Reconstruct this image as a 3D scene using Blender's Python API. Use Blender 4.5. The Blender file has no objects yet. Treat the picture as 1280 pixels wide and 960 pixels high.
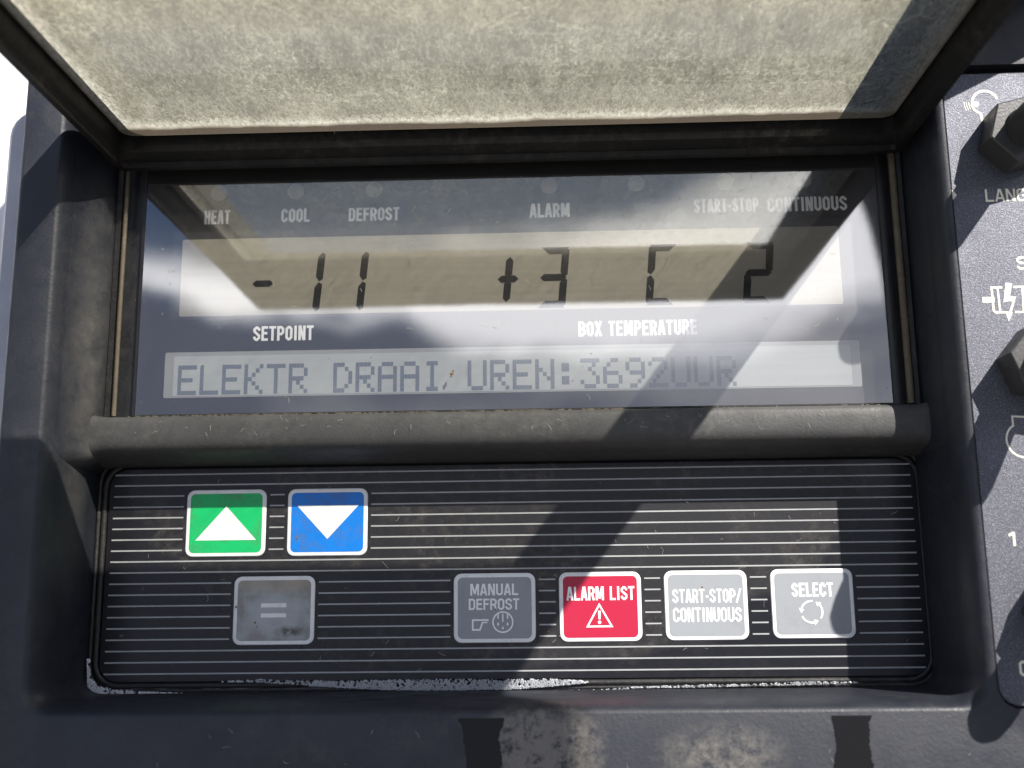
import bpy, bmesh, math, random
from mathutils import Vector, Matrix
rad = math.radians
random.seed(7)
S = bpy.context.scene
COL = S.collection

# ---------------------------------------------------------------- camera
# panel space: x right, y up, z out of the panel, in millimetres; world = (x, -z, y) / 1000
TILT = rad(14)                       # the panel leans back
def W0(x, y, z):
    return Vector((x * .001, -z * .001, y * .001))
def W(x, y, z):
    return Matrix.Rotation(-TILT, 3, 'X') @ W0(x, y, z)
cam_d = bpy.data.cameras.new('Camera')
cam = bpy.data.objects.new('Camera', cam_d)
COL.objects.link(cam)
S.camera = cam
Rp = ((0.99937727, 0.01701903, 0.03090991), (-0.01079245, 0.98144433, -0.19144336), (-0.03359453, 0.19099055, 0.98101683))
ax = [W(Rp[0][i], Rp[1][i], Rp[2][i]) * 1000 for i in range(3)]
m = Matrix.Identity(4)
for i in range(3):
    for r in range(3):
        m[r][i] = ax[i][r]
m.translation = W(8.3457, -51.690, 264.875)
cam.matrix_world = m
cam_d.sensor_width = 36
cam_d.lens = 1350 / 1280 * 36
cam_d.clip_start = .01
cam_d.clip_end = 50
cam_d.dof.use_dof = True
cam_d.dof.focus_distance = .272
cam_d.dof.aperture_fstop = 11

# ---------------------------------------------------------------- sun and sky
SX, SY = .81, 1.05
sdir = W(SX, SY, 1).normalized()
sun_d = bpy.data.lights.new('Sun', 'SUN')
sun_d.energy = 4.4
sun_d.angle = rad(.55)
sun_d.color = (1, .955, .89)
sun = bpy.data.objects.new('Sun', sun_d)
COL.objects.link(sun)
sun.rotation_euler = sdir.to_track_quat('Z', 'Y').to_euler()
w = bpy.data.worlds.new('World')
S.world = w
w.use_nodes = True
nt = w.node_tree
bg = nt.nodes['Background']
sky = nt.nodes.new('ShaderNodeTexSky')
sky.sky_type = 'NISHITA'
sky.sun_disc = False
sky.altitude = 2500
sky.dust_density = .2
sky.ozone_density = 2.5
sky.sun_elevation = math.asin(sdir.z)
sky.sun_rotation = math.atan2(sdir.x, sdir.y)
tc = nt.nodes.new('ShaderNodeTexCoord')
mp = nt.nodes.new('ShaderNodeMapping')
mp.inputs['Scale'].default_value = (1, 1, 2.2)
mp.inputs['Location'].default_value = (.35, .1, .0)
ns = nt.nodes.new('ShaderNodeTexNoise')
ns.inputs['Scale'].default_value = 2.6
ns.inputs['Detail'].default_value = 6
ns.inputs['Roughness'].default_value = .55
cr = nt.nodes.new('ShaderNodeValToRGB')
cr.color_ramp.elements[0].position = .47
cr.color_ramp.elements[1].position = .64
sep = nt.nodes.new('ShaderNodeSeparateXYZ')
gr = nt.nodes.new('ShaderNodeMapRange')
gr.inputs['From Min'].default_value = -.02
gr.inputs['From Max'].default_value = .01
mixc = nt.nodes.new('ShaderNodeMix'); mixc.data_type = 'RGBA'
mixg = nt.nodes.new('ShaderNodeMix'); mixg.data_type = 'RGBA'
L = nt.links.new
L(tc.outputs['Generated'], mp.inputs['Vector']); L(mp.outputs[0], ns.inputs['Vector'])
band = []
for a, b in ((.38, .49), (.66, .53)):
    q = nt.nodes.new('ShaderNodeMapRange'); q.inputs['From Min'].default_value = a; q.inputs['From Max'].default_value = b
    L(sep.outputs[2], q.inputs[0]); band.append(q.outputs[0])
side = nt.nodes.new('ShaderNodeMapRange')              # cloud bank thickest towards the right of the sky behind the camera
for k, v in zip(('From Min', 'From Max', 'To Min', 'To Max'), (-.25, .12, -.35, 1)): side.inputs[k].default_value = v
L(sep.outputs[0], side.inputs[0])
m0 = nt.nodes.new('ShaderNodeMath'); m0.operation = 'MULTIPLY'; L(band[0], m0.inputs[0]); L(band[1], m0.inputs[1])
mu = nt.nodes.new('ShaderNodeMath'); mu.operation = 'MULTIPLY'; L(m0.outputs[0], mu.inputs[0]); L(side.outputs[0], mu.inputs[1])
md = nt.nodes.new('ShaderNodeMath'); md.operation = 'MULTIPLY_ADD'; md.inputs[1].default_value = .17
L(mu.outputs[0], md.inputs[0]); L(ns.outputs[0], md.inputs[2])
def rampn(src, a, b, lo=0, hi=1):
    q = nt.nodes.new('ShaderNodeMapRange')
    for k, v in zip(('From Min', 'From Max', 'To Min', 'To Max'), (a, b, lo, hi)): q.inputs[k].default_value = v
    L(src, q.inputs[0]); return q.outputs[0]
def mth(op, a, b):
    q = nt.nodes.new('ShaderNodeMath'); q.operation = op
    for i, v in enumerate((a, b)):
        if isinstance(v, (int, float)): q.inputs[i].default_value = v
        else: L(v, q.inputs[i])
    return q.outputs[0]
wob = mth('ADD', sep.outputs[2], mth('MULTIPLY', mth('SUBTRACT', ns.outputs[0], .5), .12))
low = mth('MULTIPLY', rampn(wob, .448, .468), rampn(wob, .512, .48))      # a low white cloud bank
L(mth('SUBTRACT', mth('ADD', md.outputs[0], mth('MULTIPLY', low, .26)), rampn(sep.outputs[2], .55, .66, 0, .35)), cr.inputs[0])
slate = rampn(wob, .468, .445)                                            # slate grey cloud under it
mixs = nt.nodes.new('ShaderNodeMix'); mixs.data_type = 'RGBA'; mixs.inputs[7].default_value = (1.3, 1.5, 2.3, 1)
L(mth('MULTIPLY', slate, .8), mixs.inputs[0]); L(cr.outputs[0], mixc.inputs[0]); L(sky.outputs[0], mixc.inputs[6])
mixc.inputs[7].default_value = (21, 21, 22, 1)          # sunlit cloud
L(tc.outputs['Generated'], sep.inputs[0]); L(sep.outputs[2], gr.inputs[0]); L(gr.outputs[0], mixg.inputs[0])
mixg.inputs[6].default_value = (2.6, 2.5, 2.4, 1)         # paved yard below the horizon
L(mixc.outputs[2], mixs.inputs[6]); L(mixs.outputs[2], mixg.inputs[7]); L(mixg.outputs[2], bg.inputs[0])
bg.inputs[1].default_value = .072
S.view_settings.view_transform = 'Standard'
S.view_settings.look = 'None'
S.view_settings.exposure = 1.08
S.view_settings.gamma = 1

# ---------------------------------------------------------------- helpers
class MB:
    """collects geometry in panel millimetres"""
    def __init__(s):
        s.v = []; s.f = []
    def add(s, vs, fs):
        o = len(s.v); s.v += [tuple(v) for v in vs]; s.f += [tuple(i + o for i in f) for f in fs]
        return s
    def box(s, x0, x1, y0, y1, z0, z1):
        return s.add([(x, y, z) for z in (z0, z1) for y in (y0, y1) for x in (x0, x1)],
                     [(0, 2, 3, 1), (4, 5, 7, 6), (0, 1, 5, 4), (2, 6, 7, 3), (0, 4, 6, 2), (1, 3, 7, 5)])
    def loft(s, loops, cap0=True, cap1=True, closed=True):
        n = len(loops[0]); vs = [p for l in loops for p in l]; fs = []
        for i in range(len(loops) - 1):
            for j in range(n if closed else n - 1):
                a, b = i * n + j, i * n + (j + 1) % n
                fs.append((a, b, b + n, a + n))
        if cap0: fs.append(tuple(range(n))[::-1])
        if cap1: fs.append(tuple(range((len(loops) - 1) * n, len(loops) * n)))
        return s.add(vs, fs)
    def prism(s, poly, z0, z1, bev=0):
        if bev:
            cx = sum(p[0] for p in poly) / len(poly); cy = sum(p[1] for p in poly) / len(poly)
            ins = inset(poly, bev)
            return s.loft([[(x, y, z0) for x, y in poly], [(x, y, z1 - bev) for x, y in poly], [(x, y, z1) for x, y in ins]])
        return s.loft([[(x, y, z0) for x, y in poly], [(x, y, z1) for x, y in poly]])
    def tube(s, pts, r, n=8, closed=False):
        P = [Vector(p) for p in pts]; loops = []
        for i, p in enumerate(P):
            a = P[i - 1] if (i or closed) else P[i]; b = P[(i + 1) % len(P)] if (i < len(P) - 1 or closed) else P[i]
            t = (b - a).normalized()
            u = t.cross(Vector((0, 0, 1)))
            if u.length < 1e-4: u = t.cross(Vector((0, 1, 0)))
            u.normalize(); v = u.cross(t)
            rr = r[i] if isinstance(r, (list, tuple)) else r
            loops.append([tuple(p + (u * math.cos(q) + v * math.sin(q)) * rr) for q in (2 * math.pi * k / n for k in range(n))])
        if closed: loops.append(loops[0])
        return s.loft(loops, not closed, not closed)
    def stroke(s, pts, t, z, closed=False, h=0.0):
        """flat ribbon of width t along pts (2d)"""
        n = len(pts); P = [Vector(p) for p in pts]; l = []; r = []
        for i in range(n):
            d0 = (P[i] - P[i - 1]).normalized() if (i or closed) else None
            d1 = (P[(i + 1) % n] - P[i]).normalized() if (i < n - 1 or closed) else None
            d0 = d0 or d1; d1 = d1 or d0
            n0 = Vector((-d0.y, d0.x)); n1 = Vector((-d1.y, d1.x)); mm = (n0 + n1)
            if mm.length < 1e-5: mm = n0
            mm.normalize(); k = t / 2 / max(.35, mm.dot(n0))
            l.append(P[i] + mm * k); r.append(P[i] - mm * k)
        vs = [(p.x, p.y, z) for p in l] + [(p.x, p.y, z) for p in r]
        fs = [(i, n + i, n + (i + 1) % n, (i + 1) % n) for i in range(n if closed else n - 1)]
        return s.add(vs, fs)
    def poly(s, pts, z):
        return s.add([(x, y, z) for x, y in pts], [tuple(range(len(pts)))])
    def build(s, name, mat, parent=None, smooth=None, org=None, label=None, tri=False):
        o0 = Vector(org) if org else (Vector(parent['o']) if parent and 'o' in parent else Vector((0, 0, 0)))
        me = bpy.data.meshes.new(name)
        me.from_pydata([W(*(Vector(v) - o0)) for v in s.v], [], s.f)
        bm = bmesh.new(); bm.from_mesh(me)
        bmesh.ops.remove_doubles(bm, verts=bm.verts, dist=1e-8)
        bmesh.ops.recalc_face_normals(bm, faces=bm.faces)
        # single-sided sheets must look out of the panel
        if s.flat():
            for f in bm.faces:
                if f.normal.y > 0: f.normal_flip()
        bm.to_mesh(me); bm.free()
        if smooth:
            me.shade_smooth(); me.set_sharp_from_angle(angle=rad(smooth))
        me.materials.append(mat.m)
        ob = bpy.data.objects.new(name, me); COL.objects.link(ob)
        if parent:
            ob.parent = parent
            if 'o' in parent: ob['o'] = tuple(o0)
        else:
            ob.location = W(*o0)
        if label: ob['label'] = label
        return ob
    def flat(s):
        return len({round(v[2], 4) for v in s.v}) == 1

def inset(poly, d):
    n = len(poly); out = []
    area = sum(poly[i][0] * poly[(i + 1) % n][1] - poly[(i + 1) % n][0] * poly[i][1] for i in range(n))
    sg = 1 if area > 0 else -1
    for i in range(n):
        a, b, c = Vector(poly[i - 1]), Vector(poly[i]), Vector(poly[(i + 1) % n])
        d0 = (b - a).normalized(); d1 = (c - b).normalized()
        nn = Vector((-d0.y, d0.x)) + Vector((-d1.y, d1.x)); nn.normalize()
        k = d / max(.4, nn.dot(Vector((-d0.y, d0.x))))
        out.append(tuple(b + nn * k * sg))
    return out
def rrect(x0, x1, y0, y1, r, n=5):
    p = []
    for cx, cy, a in ((x1 - r, y1 - r, 0), (x0 + r, y1 - r, 90), (x0 + r, y0 + r, 180), (x1 - r, y0 + r, 270)):
        for k in range(n + 1):
            q = rad(a + 90 * k / n); p.append((cx + r * math.cos(q), cy + r * math.sin(q)))
    return p
def arc(cx, cy, r, a0, a1, n=24):
    return [(cx + r * math.cos(rad(a0 + (a1 - a0) * k / n)), cy + r * math.sin(rad(a0 + (a1 - a0) * k / n))) for k in range(n + 1)]
def thing(name, label, cat, o=(0, 0, 0), group=None):
    e = bpy.data.objects.new(name, None); COL.objects.link(e)
    e.location = W(*o); e.empty_display_size = .01
    e['o'] = tuple(float(k) for k in o)
    e['label'] = label; e['category'] = cat
    if group: e['group'] = group
    return e
def tag(o, label=None, cat=None, group=None, kind=None):
    if label: o['label'] = label
    if cat: o['category'] = cat
    if group: o['group'] = group
    if kind: o['kind'] = kind
    return o

# ---------------------------------------------------------------- materials
class Mat:
    def __init__(s, name, rough=.5, color=(.5, .5, .5), spec=.5, metal=0):
        s.m = bpy.data.materials.new(name); s.m.use_nodes = True
        s.t = s.m.node_tree; s.b = s.t.nodes['Principled BSDF']
        s.b.inputs['Base Color'].default_value = (*color, 1); s.b.inputs['Roughness'].default_value = rough
        s.b.inputs['Specular IOR Level'].default_value = spec; s.b.inputs['Metallic'].default_value = metal
        s.co = s.n('TexCoord').outputs['Object']
        geo = s.n('NewGeometry'); vr = s.n('VectorRotate', rotation_type='X_AXIS'); vr.inputs['Angle'].default_value = TILT
        s.l(geo.outputs['Position'], vr.inputs['Vector']); s.pos = vr.outputs[0]
    def n(s, t, **k):
        nd = s.t.nodes.new('ShaderNode' + t)
        for a, b in k.items(): setattr(nd, a, b)
        return nd
    def l(s, a, b): s.t.links.new(a, b)
    def noise(s, scale, detail=4, rough=.55, stretch=None, seed=0):
        nd = s.n('TexNoise'); nd.inputs['Scale'].default_value = scale; nd.inputs['Detail'].default_value = detail; nd.inputs['Roughness'].default_value = rough
        mp = s.n('Mapping'); mp.inputs['Location'].default_value = (seed * .37, seed * .21, seed * .13)
        if stretch: mp.inputs['Scale'].default_value = stretch
        s.l(s.pos, mp.inputs[0]); s.l(mp.outputs[0], nd.inputs['Vector'])
        return nd.outputs[0]
    def ramp(s, v, a, b, lo=0., hi=1.):
        nd = s.n('MapRange'); nd.inputs[1].default_value = a; nd.inputs[2].default_value = b; nd.inputs[3].default_value = lo; nd.inputs[4].default_value = hi
        s.l(v, nd.inputs[0]); return nd.outputs[0]
    def math(s, op, a, b):
        nd = s.n('Math', operation=op)
        for i, q in enumerate((a, b)):
            if isinstance(q, (int, float)): nd.inputs[i].default_value = q
            else: s.l(q, nd.inputs[i])
        return nd.outputs[0]
    def mix(s, f, a, b):
        nd = s.n('Mix', data_type='RGBA')
        for i, q in ((0, f), (6, a), (7, b)):
            if isinstance(q, tuple): nd.inputs[i].default_value = (*q, 1)
            elif isinstance(q, (int, float)): nd.inputs[i].default_value = q
            else: s.l(q, nd.inputs[i])
        return nd.outputs[2]
    def col(s, c): s.l(c, s.b.inputs['Base Color'])
    def rgh(s, v): s.l(v, s.b.inputs['Roughness'])
    def bump(s, v, dist, strength=1.):
        nd = s.n('Bump'); nd.inputs['Distance'].default_value = dist; nd.inputs['Strength'].default_value = strength
        s.l(v, nd.inputs['Height']); s.l(nd.outputs[0], s.b.inputs['Normal'])
    def near(s, x, y, z, rx, ry, rz=.02):
        """1 inside an ellipsoid given in panel mm, falling to 0 at its edge"""
        v = s.n('VectorMath', operation='SUBTRACT'); s.l(s.pos, v.inputs[0]); v.inputs[1].default_value = W0(x, y, z)
        q = s.n('VectorMath', operation='DIVIDE'); s.l(v.outputs[0], q.inputs[0]); q.inputs[1].default_value = (rx * .001, rz, ry * .001)
        ln = s.n('VectorMath', operation='LENGTH'); s.l(q.outputs[0], ln.inputs[0])
        return s.ramp(ln.outputs['Value'], 1, .3)

def plastic(name, base, dust=(.20, .175, .14), amount=.35, rough=.55, grain=1500, gd=.00012, seed=0, spec=.5):
    M = Mat(name, rough, spec=spec)
    a = M.ramp(M.noise(45, 8, .65, seed=seed), .42, .72)
    b = M.ramp(M.noise(420, 5, .7, seed=seed + 3), .45, .75)
    c = M.ramp(M.noise(2600, 2, .6, seed=seed + 5), .64, .74)
    f = M.math('MULTIPLY', M.math('ADD', M.math('MULTIPLY', a, b), M.math('MULTIPLY', c, .25)), amount)
    v = M.mix(M.noise(90, 4, seed=seed + 9), tuple(k * .8 for k in base), tuple(k * 1.2 for k in base))
    M.base_mask = f
    M.col_in = M.mix(f, v, dust)
    M.col(M.col_in)
    M.rgh(M.ramp(M.noise(160, 5, seed=seed + 2), .3, .75, rough - .09, rough + .12))
    M.grain = M.noise(grain, 3, .5, seed=seed)
    M.bump(M.grain, gd, .55)
    return M

M_house = plastic('housing_plastic', (.0145, .0167, .024), amount=.17, seed=1, rough=.5)
# dried mud on the lower edge
mud = M_house.math('MULTIPLY', M_house.math('MAXIMUM', M_house.near(5.5, -85, 15, 16, 11), M_house.math('MULTIPLY', M_house.near(46, -87, 15, 17, 8), .33)), M_house.ramp(M_house.noise(420, 8, .8, seed=4), .40, .60))
ck = M_house.math('MULTIPLY', M_house.math('MULTIPLY', M_house.near(-107, 0, 0, 8, 62, .011), M_house.ramp(M_house.noise(140, 6, .65, seed=21), .25, .7)), .55)  # paler left cheek: dust, with light through the pane put into the colour
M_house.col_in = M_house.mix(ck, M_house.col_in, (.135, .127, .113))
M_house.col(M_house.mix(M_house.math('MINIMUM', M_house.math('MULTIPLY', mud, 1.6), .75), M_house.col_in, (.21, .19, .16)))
M_rail = plastic('rail_plastic', (.046, .0455, .045), amount=.4, seed=2, rough=.58, dust=(.22, .205, .18))
M_plate = Mat('flake_paint', .42, (.1, .1, .11), .6, .55)
fl = M_plate.noise(3300, 2, .8, seed=2)
sp = M_plate.ramp(fl, .5, .72)
M_plate.col(M_plate.mix(sp, (.085, .088, .106), (.25, .25, .295)))
M_plate.rgh(M_plate.ramp(M_plate.noise(120, 4), .3, .7, .46, .58))
M_plate.bump(fl, .00012, .9)
M_lid = plastic('cover_frame_plastic', (.008, .0075, .0075), amount=.3, seed=6, rough=.5, dust=(.19, .16, .125))
M_lid.b.inputs['Specular IOR Level'].default_value = .22
M_black = plastic('black_panel', (.012, .012, .014), amount=.15, seed=8, rough=.45, grain=900)
M_rubber = plastic('rubber', (.013, .013, .013), amount=.4, seed=9, rough=.6, grain=700, gd=.0004)
M_tan = plastic('dusty_gasket', (.09, .073, .05), amount=.6, seed=10, rough=.7, dust=(.32, .26, .17))
M_hex = plastic('hex_nut_plastic', (.05, .0495, .05), amount=.3, seed=31, rough=.45)
M_knob = plastic('knob_rubber', (.035, .034, .034), amount=.3, seed=11, rough=.5)
M_wall = plastic('white_body_paint', (.80, .80, .80), amount=.03, seed=12, rough=.35, grain=60)
M_flange = plastic('grey_flange_paint', (.42, .43, .47), amount=.05, seed=13, rough=.4)

def simple(name, c, rough=.5, dirt=.25, dc=(.12, .10, .08), seed=0, spec=.4):
    M = Mat(name, rough, c, spec)
    a = M.math('MULTIPLY', M.ramp(M.noise(170, 7, .7, seed=seed), .48, .72), M.ramp(M.noise(1300, 3, .6, seed=seed + 1), .3, .65))
    M.dirtmask = M.math('MULTIPLY', a, dirt)
    M.base = M.mix(M.dirtmask, c, dc); M.col(M.base)
    M.bump(M.noise(2200, 2), .00004, .35)
    return M
M_white = simple('button_white_print', (.80, .80, .78), .42, .35, seed=1)
M_green = simple('button_green_print', (.005, .46, .13), .4, .85, seed=2)
M_blue = simple('button_blue_print', (.002, .185, .66), .4, .8, seed=3)
M_red = simple('button_red_print', (.42, .012, .045), .4, .1, seed=4)
M_grey = simple('button_grey_print', (.285, .30, .32), .4, .2, seed=5)
M_worn = simple('button_worn_grey', (.38, .40, .41), .42, .4, seed=6)
wm = M_worn.math('MULTIPLY', M_worn.ramp(M_worn.near(-61.5, -56, -13, 8.5, 6.5), .65, .05), M_worn.ramp(M_worn.noise(260, 6, .65, seed=7), .3, .6))
up = M_worn.math('MULTIPLY', M_worn.ramp(M_worn.near(-61.5, -46.2, -13, 16, 6), .2, .7), M_worn.ramp(M_worn.noise(300, 5, .65, seed=17), .25, .55))
sm = M_worn.math('MULTIPLY', M_worn.near(-57.5, -60.2, -13, 4.6, 1.6), M_worn.ramp(M_worn.noise(500, 5, .7, seed=8), .35, .55))
c1 = M_worn.mix(M_worn.math('MULTIPLY', wm, .6), M_worn.base, (.15, .13, .105))
c2 = M_worn.mix(M_worn.math('MULTIPLY', up, .75), c1, (.36, .31, .22))
M_worn.col(M_worn.mix(M_worn.math('MULTIPLY', sm, .9), c2, (.05, .04, .03)))
M_print = simple('white_legend_print', (.88, .88, .86), .5, .15, seed=7)
M_cream = simple('cream_legend_print', (.80, .77, .64), .5, .1, seed=8)
M_stripe = simple('stripe_print', (.36, .37, .37), .45, .4, seed=9)
M_keys = plastic('keypad_membrane', (.013, .013, .016), amount=.34, seed=15, rough=.42, grain=2600, gd=.00005, dust=(.22, .19, .15))
wsh = M_keys.math('ADD', M_keys.near(-5, -18, -14, 108, 62), M_keys.math('MULTIPLY', M_keys.math('SUBTRACT', M_keys.noise(45, 5), .5), .5))
dry = M_keys.ramp(wsh, .16, .22)
f2 = M_keys.math('MULTIPLY', M_keys.base_mask, M_keys.ramp(dry, 0, 1, .25, 1.5))
M_keys.b.inputs['Specular IOR Level'].default_value = .36
f2 = M_keys.math('ADD', f2, M_keys.math('MULTIPLY', dry, .022))
M_keys.col(M_keys.mix(f2, (.011, .011, .014), (.19, .165, .135)))
M_keys.rgh(M_keys.ramp(dry, 0, 1, .24, .45))
M_backp = plastic('display_mask', (.028, .028, .030), amount=.12, seed=16, rough=.45, grain=600, gd=.00003)
M_lcd = Mat('lcd_silver', .5, (.36, .36, .34), .3)
br = M_lcd.noise(900, 3, .6, stretch=(.03, 1, 1))
M_lcd.col(M_lcd.mix(br, (.27, .25, .205), (.35, .33, .275)))
M_lcd2 = Mat('lcd_pale', .5, (.45, .46, .46), .3)
br = M_lcd2.noise(900, 3, .6, stretch=(.03, 1, 1), seed=2)
M_lcd2.col(M_lcd2.mix(br, (.38, .40, .40), (.45, .47, .47)))
M_lcdedge = Mat('lcd_border', .4, (.05, .05, .055), .4)
M_lcdedge2 = Mat('lcd_border_pale', .4, (.30, .31, .31), .4)
M_seg = Mat('lcd_segment', .5, (.008, .010, .014), .3)
M_dot = Mat('lcd_dot', .5, (.15, .175, .215), .3)
M_led = Mat('indicator_lens', .35, (.26, .25, .21), .5)
M_led2 = Mat('indicator_lens_rosy', .35, (.31, .23, .18), .5)
M_led3 = Mat('indicator_lens_greenish', .35, (.28, .29, .12), .5)

# clear lens of the display
M_lens = Mat('display_lens')
t = M_lens.t; out = t.nodes['Material Output']
tr = M_lens.n('BsdfTransparent'); tr.inputs[0].default_value = (.93, .93, .93, 1)
gl = M_lens.n('BsdfGlossy'); gl.inputs['Roughness'].default_value = .035
df = M_lens.n('BsdfDiffuse'); df.inputs[0].default_value = (.5, .45, .36, 1)
fr = M_lens.n('LayerWeight'); fr.inputs[0].default_value = .5
ff = M_lens.math('ADD', M_lens.math('POWER', fr.outputs['Facing'], 5), .27)
m1 = M_lens.n('MixShader'); m2 = M_lens.n('MixShader')
sc = M_lens.noise(700, 6, .75, stretch=(1, 1, .25), seed=3)
dm = M_lens.math('MULTIPLY', M_lens.ramp(sc, .60, .80), M_lens.ramp(M_lens.noise(60, 4, seed=6), .35, .65))
edge = M_lens.math('MULTIPLY', M_lens.ramp(M_lens.n('SeparateXYZ').outputs[2], 0, 1), 0)
dm = M_lens.math('ADD', M_lens.math('MULTIPLY', dm, .22), .018)
M_lens.l(ff, m1.inputs[0]); M_lens.l(tr.outputs[0], m1.inputs[1]); M_lens.l(gl.outputs[0], m1.inputs[2])
M_lens.l(dm, m2.inputs[0]); M_lens.l(m1.outputs[0], m2.inputs[1]); M_lens.l(df.outputs[0], m2.inputs[2])
M_lens.l(m2.outputs[0], out.inputs[0])
bn = M_lens.n('Bump'); bn.inputs['Distance'].default_value = .0004; bn.inputs['Strength'].default_value = .10
M_lens.l(M_lens.noise(35, 2), bn.inputs['Height']); M_lens.l(bn.outputs[0], gl.inputs['Normal'])

# grimy clear cover pane: dirt lets light through diffusely
M_pane = Mat('grimy_pane')
t = M_pane.t; out = t.nodes['Material Output']
g1 = M_pane.noise(60, 6, .6, seed=2)
g2 = M_pane.noise(2300, 6, .8, stretch=(.8, .26, 1), seed=3)
g3 = M_pane.noise(330, 5, .7, stretch=(.7, .16, 1), seed=5)
vo = M_pane.n('TexVoronoi', feature='DISTANCE_TO_EDGE'); vo.inputs['Scale'].default_value = 240
mpv = M_pane.n('Mapping'); wv = M_pane.n('VectorMath', operation='MULTIPLY_ADD')
nz = M_pane.n('TexNoise'); nz.inputs['Scale'].default_value = 180; nz.inputs['Detail'].default_value = 4
M_pane.l(M_pane.pos, nz.inputs['Vector']); M_pane.l(nz.outputs['Color'], wv.inputs[0]); wv.inputs[1].default_value = (.012, .012, .012); M_pane.l(M_pane.pos, wv.inputs[2])
M_pane.l(wv.outputs[0], vo.inputs['Vector'])
cracks = M_pane.math('MULTIPLY', M_pane.ramp(vo.outputs['Distance'], .035, .0), M_pane.ramp(M_pane.noise(70, 3, seed=9), .45, .6))
dirt = M_pane.math('ADD', M_pane.math('MULTIPLY', M_pane.ramp(g2, .40, .70), .25), M_pane.math('MULTIPLY', M_pane.ramp(g1, .35, .65), .07))
dirt = M_pane.math('ADD', dirt, M_pane.math('MULTIPLY', M_pane.ramp(g3, .45, .75), .10))
dirt = M_pane.math('ADD', dirt, M_pane.math('MULTIPLY', cracks, .25))
sy = M_pane.n('SeparateXYZ'); M_pane.l(M_pane.pos, sy.inputs[0])
rim = M_pane.ramp(M_pane.math('ADD', sy.outputs[1], M_pane.math('MULTIPLY', g1, .01)), -.016, -.006)   # grime collects along the hinge
dirt = M_pane.math('ADD', M_pane.math('ADD', dirt, .13), M_pane.math('MULTIPLY', rim, .03))
dirt = M_pane.math('MINIMUM', dirt, .95)
tr = M_pane.n('BsdfTransparent'); tr.inputs[0].default_value = (.95, .94, .88, 1)
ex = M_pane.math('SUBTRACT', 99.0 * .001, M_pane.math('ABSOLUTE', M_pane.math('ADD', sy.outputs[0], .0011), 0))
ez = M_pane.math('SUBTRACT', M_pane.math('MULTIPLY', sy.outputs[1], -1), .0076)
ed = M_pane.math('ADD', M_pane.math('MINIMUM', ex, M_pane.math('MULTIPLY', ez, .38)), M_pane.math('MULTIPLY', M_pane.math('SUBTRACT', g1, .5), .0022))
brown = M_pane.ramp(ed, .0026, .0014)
ed2 = M_pane.math('ADD', M_pane.math('MINIMUM', ex, M_pane.math('MULTIPLY', ez, .75)), M_pane.math('MULTIPLY', M_pane.math('SUBTRACT', g1, .5), .003))
chalk = M_pane.math('MULTIPLY', M_pane.math('MULTIPLY', M_pane.ramp(ed2, .0075, .003), M_pane.ramp(ed, .0012, .0022)), M_pane.ramp(g2, .3, .6))
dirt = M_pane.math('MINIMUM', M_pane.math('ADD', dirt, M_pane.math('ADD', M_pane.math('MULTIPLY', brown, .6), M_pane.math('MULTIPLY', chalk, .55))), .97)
tl = M_pane.n('BsdfTranslucent')
warm = M_pane.ramp(M_pane.math('ADD', M_pane.math('MULTIPLY', sy.outputs[1], -1), M_pane.math('MULTIPLY', g1, .012)), .062, .078)
tcol = M_pane.mix(warm, (.90, .88, .70), (.97, .90, .66))
tcol = M_pane.mix(chalk, tcol, (.95, .91, .84))
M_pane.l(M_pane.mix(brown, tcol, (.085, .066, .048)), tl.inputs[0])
df = M_pane.n('BsdfDiffuse'); df.inputs[0].default_value = (.55, .52, .44, 1)
gl = M_pane.n('BsdfGlossy'); gl.inputs['Roughness'].default_value = .25
ma = M_pane.n('MixShader'); mb = M_pane.n('MixShader'); mc = M_pane.n('MixShader')
ma.inputs[0].default_value = .3
M_pane.l(tl.outputs[0], ma.inputs[1]); M_pane.l(df.outputs[0], ma.inputs[2])
M_pane.l(dirt, mb.inputs[0]); M_pane.l(tr.outputs[0], mb.inputs[1]); M_pane.l(ma.outputs[0], mb.inputs[2])
mc.inputs[0].default_value = .04
M_pane.l(mb.outputs[0], mc.inputs[1]); M_pane.l(gl.outputs[0], mc.inputs[2]); M_pane.l(mc.outputs[0], out.inputs[0])

M_label = Mat('yellowed_label')
t = M_label.t; out = t.nodes['Material Output']
tl = M_label.n('BsdfTranslucent'); tl.inputs[0].default_value = (.10, .08, .05, 1)
df = M_label.n('BsdfDiffuse'); df.inputs[0].default_value = (.30, .26, .20, 1)
ma = M_label.n('MixShader'); ma.inputs[0].default_value = .5
M_label.l(tl.outputs[0], ma.inputs[1]); M_label.l(df.outputs[0], ma.inputs[2]); M_label.l(ma.outputs[0], out.inputs[0])

M_foam = Mat('soap_foam', .25, (.75, .77, .80), .5)
M_foam.b.inputs['Subsurface Weight'].default_value = 0
M_wet = Mat('wet_film', .3, (.009, .009, .010), .25)
M_wet.bump(M_wet.noise(300, 4), .0003, .3)
M_water = Mat('gutter_water', .07, (.008, .008, .009), .6)
M_water.bump(M_water.noise(260, 4, .6, stretch=(.25, 1, 1)), .0006, .5)
M_lint = Mat('lint', .8, (.45, .42, .36), .2)
M_grit = Mat('grit', .8, (.22, .15, .09), .2)

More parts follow.
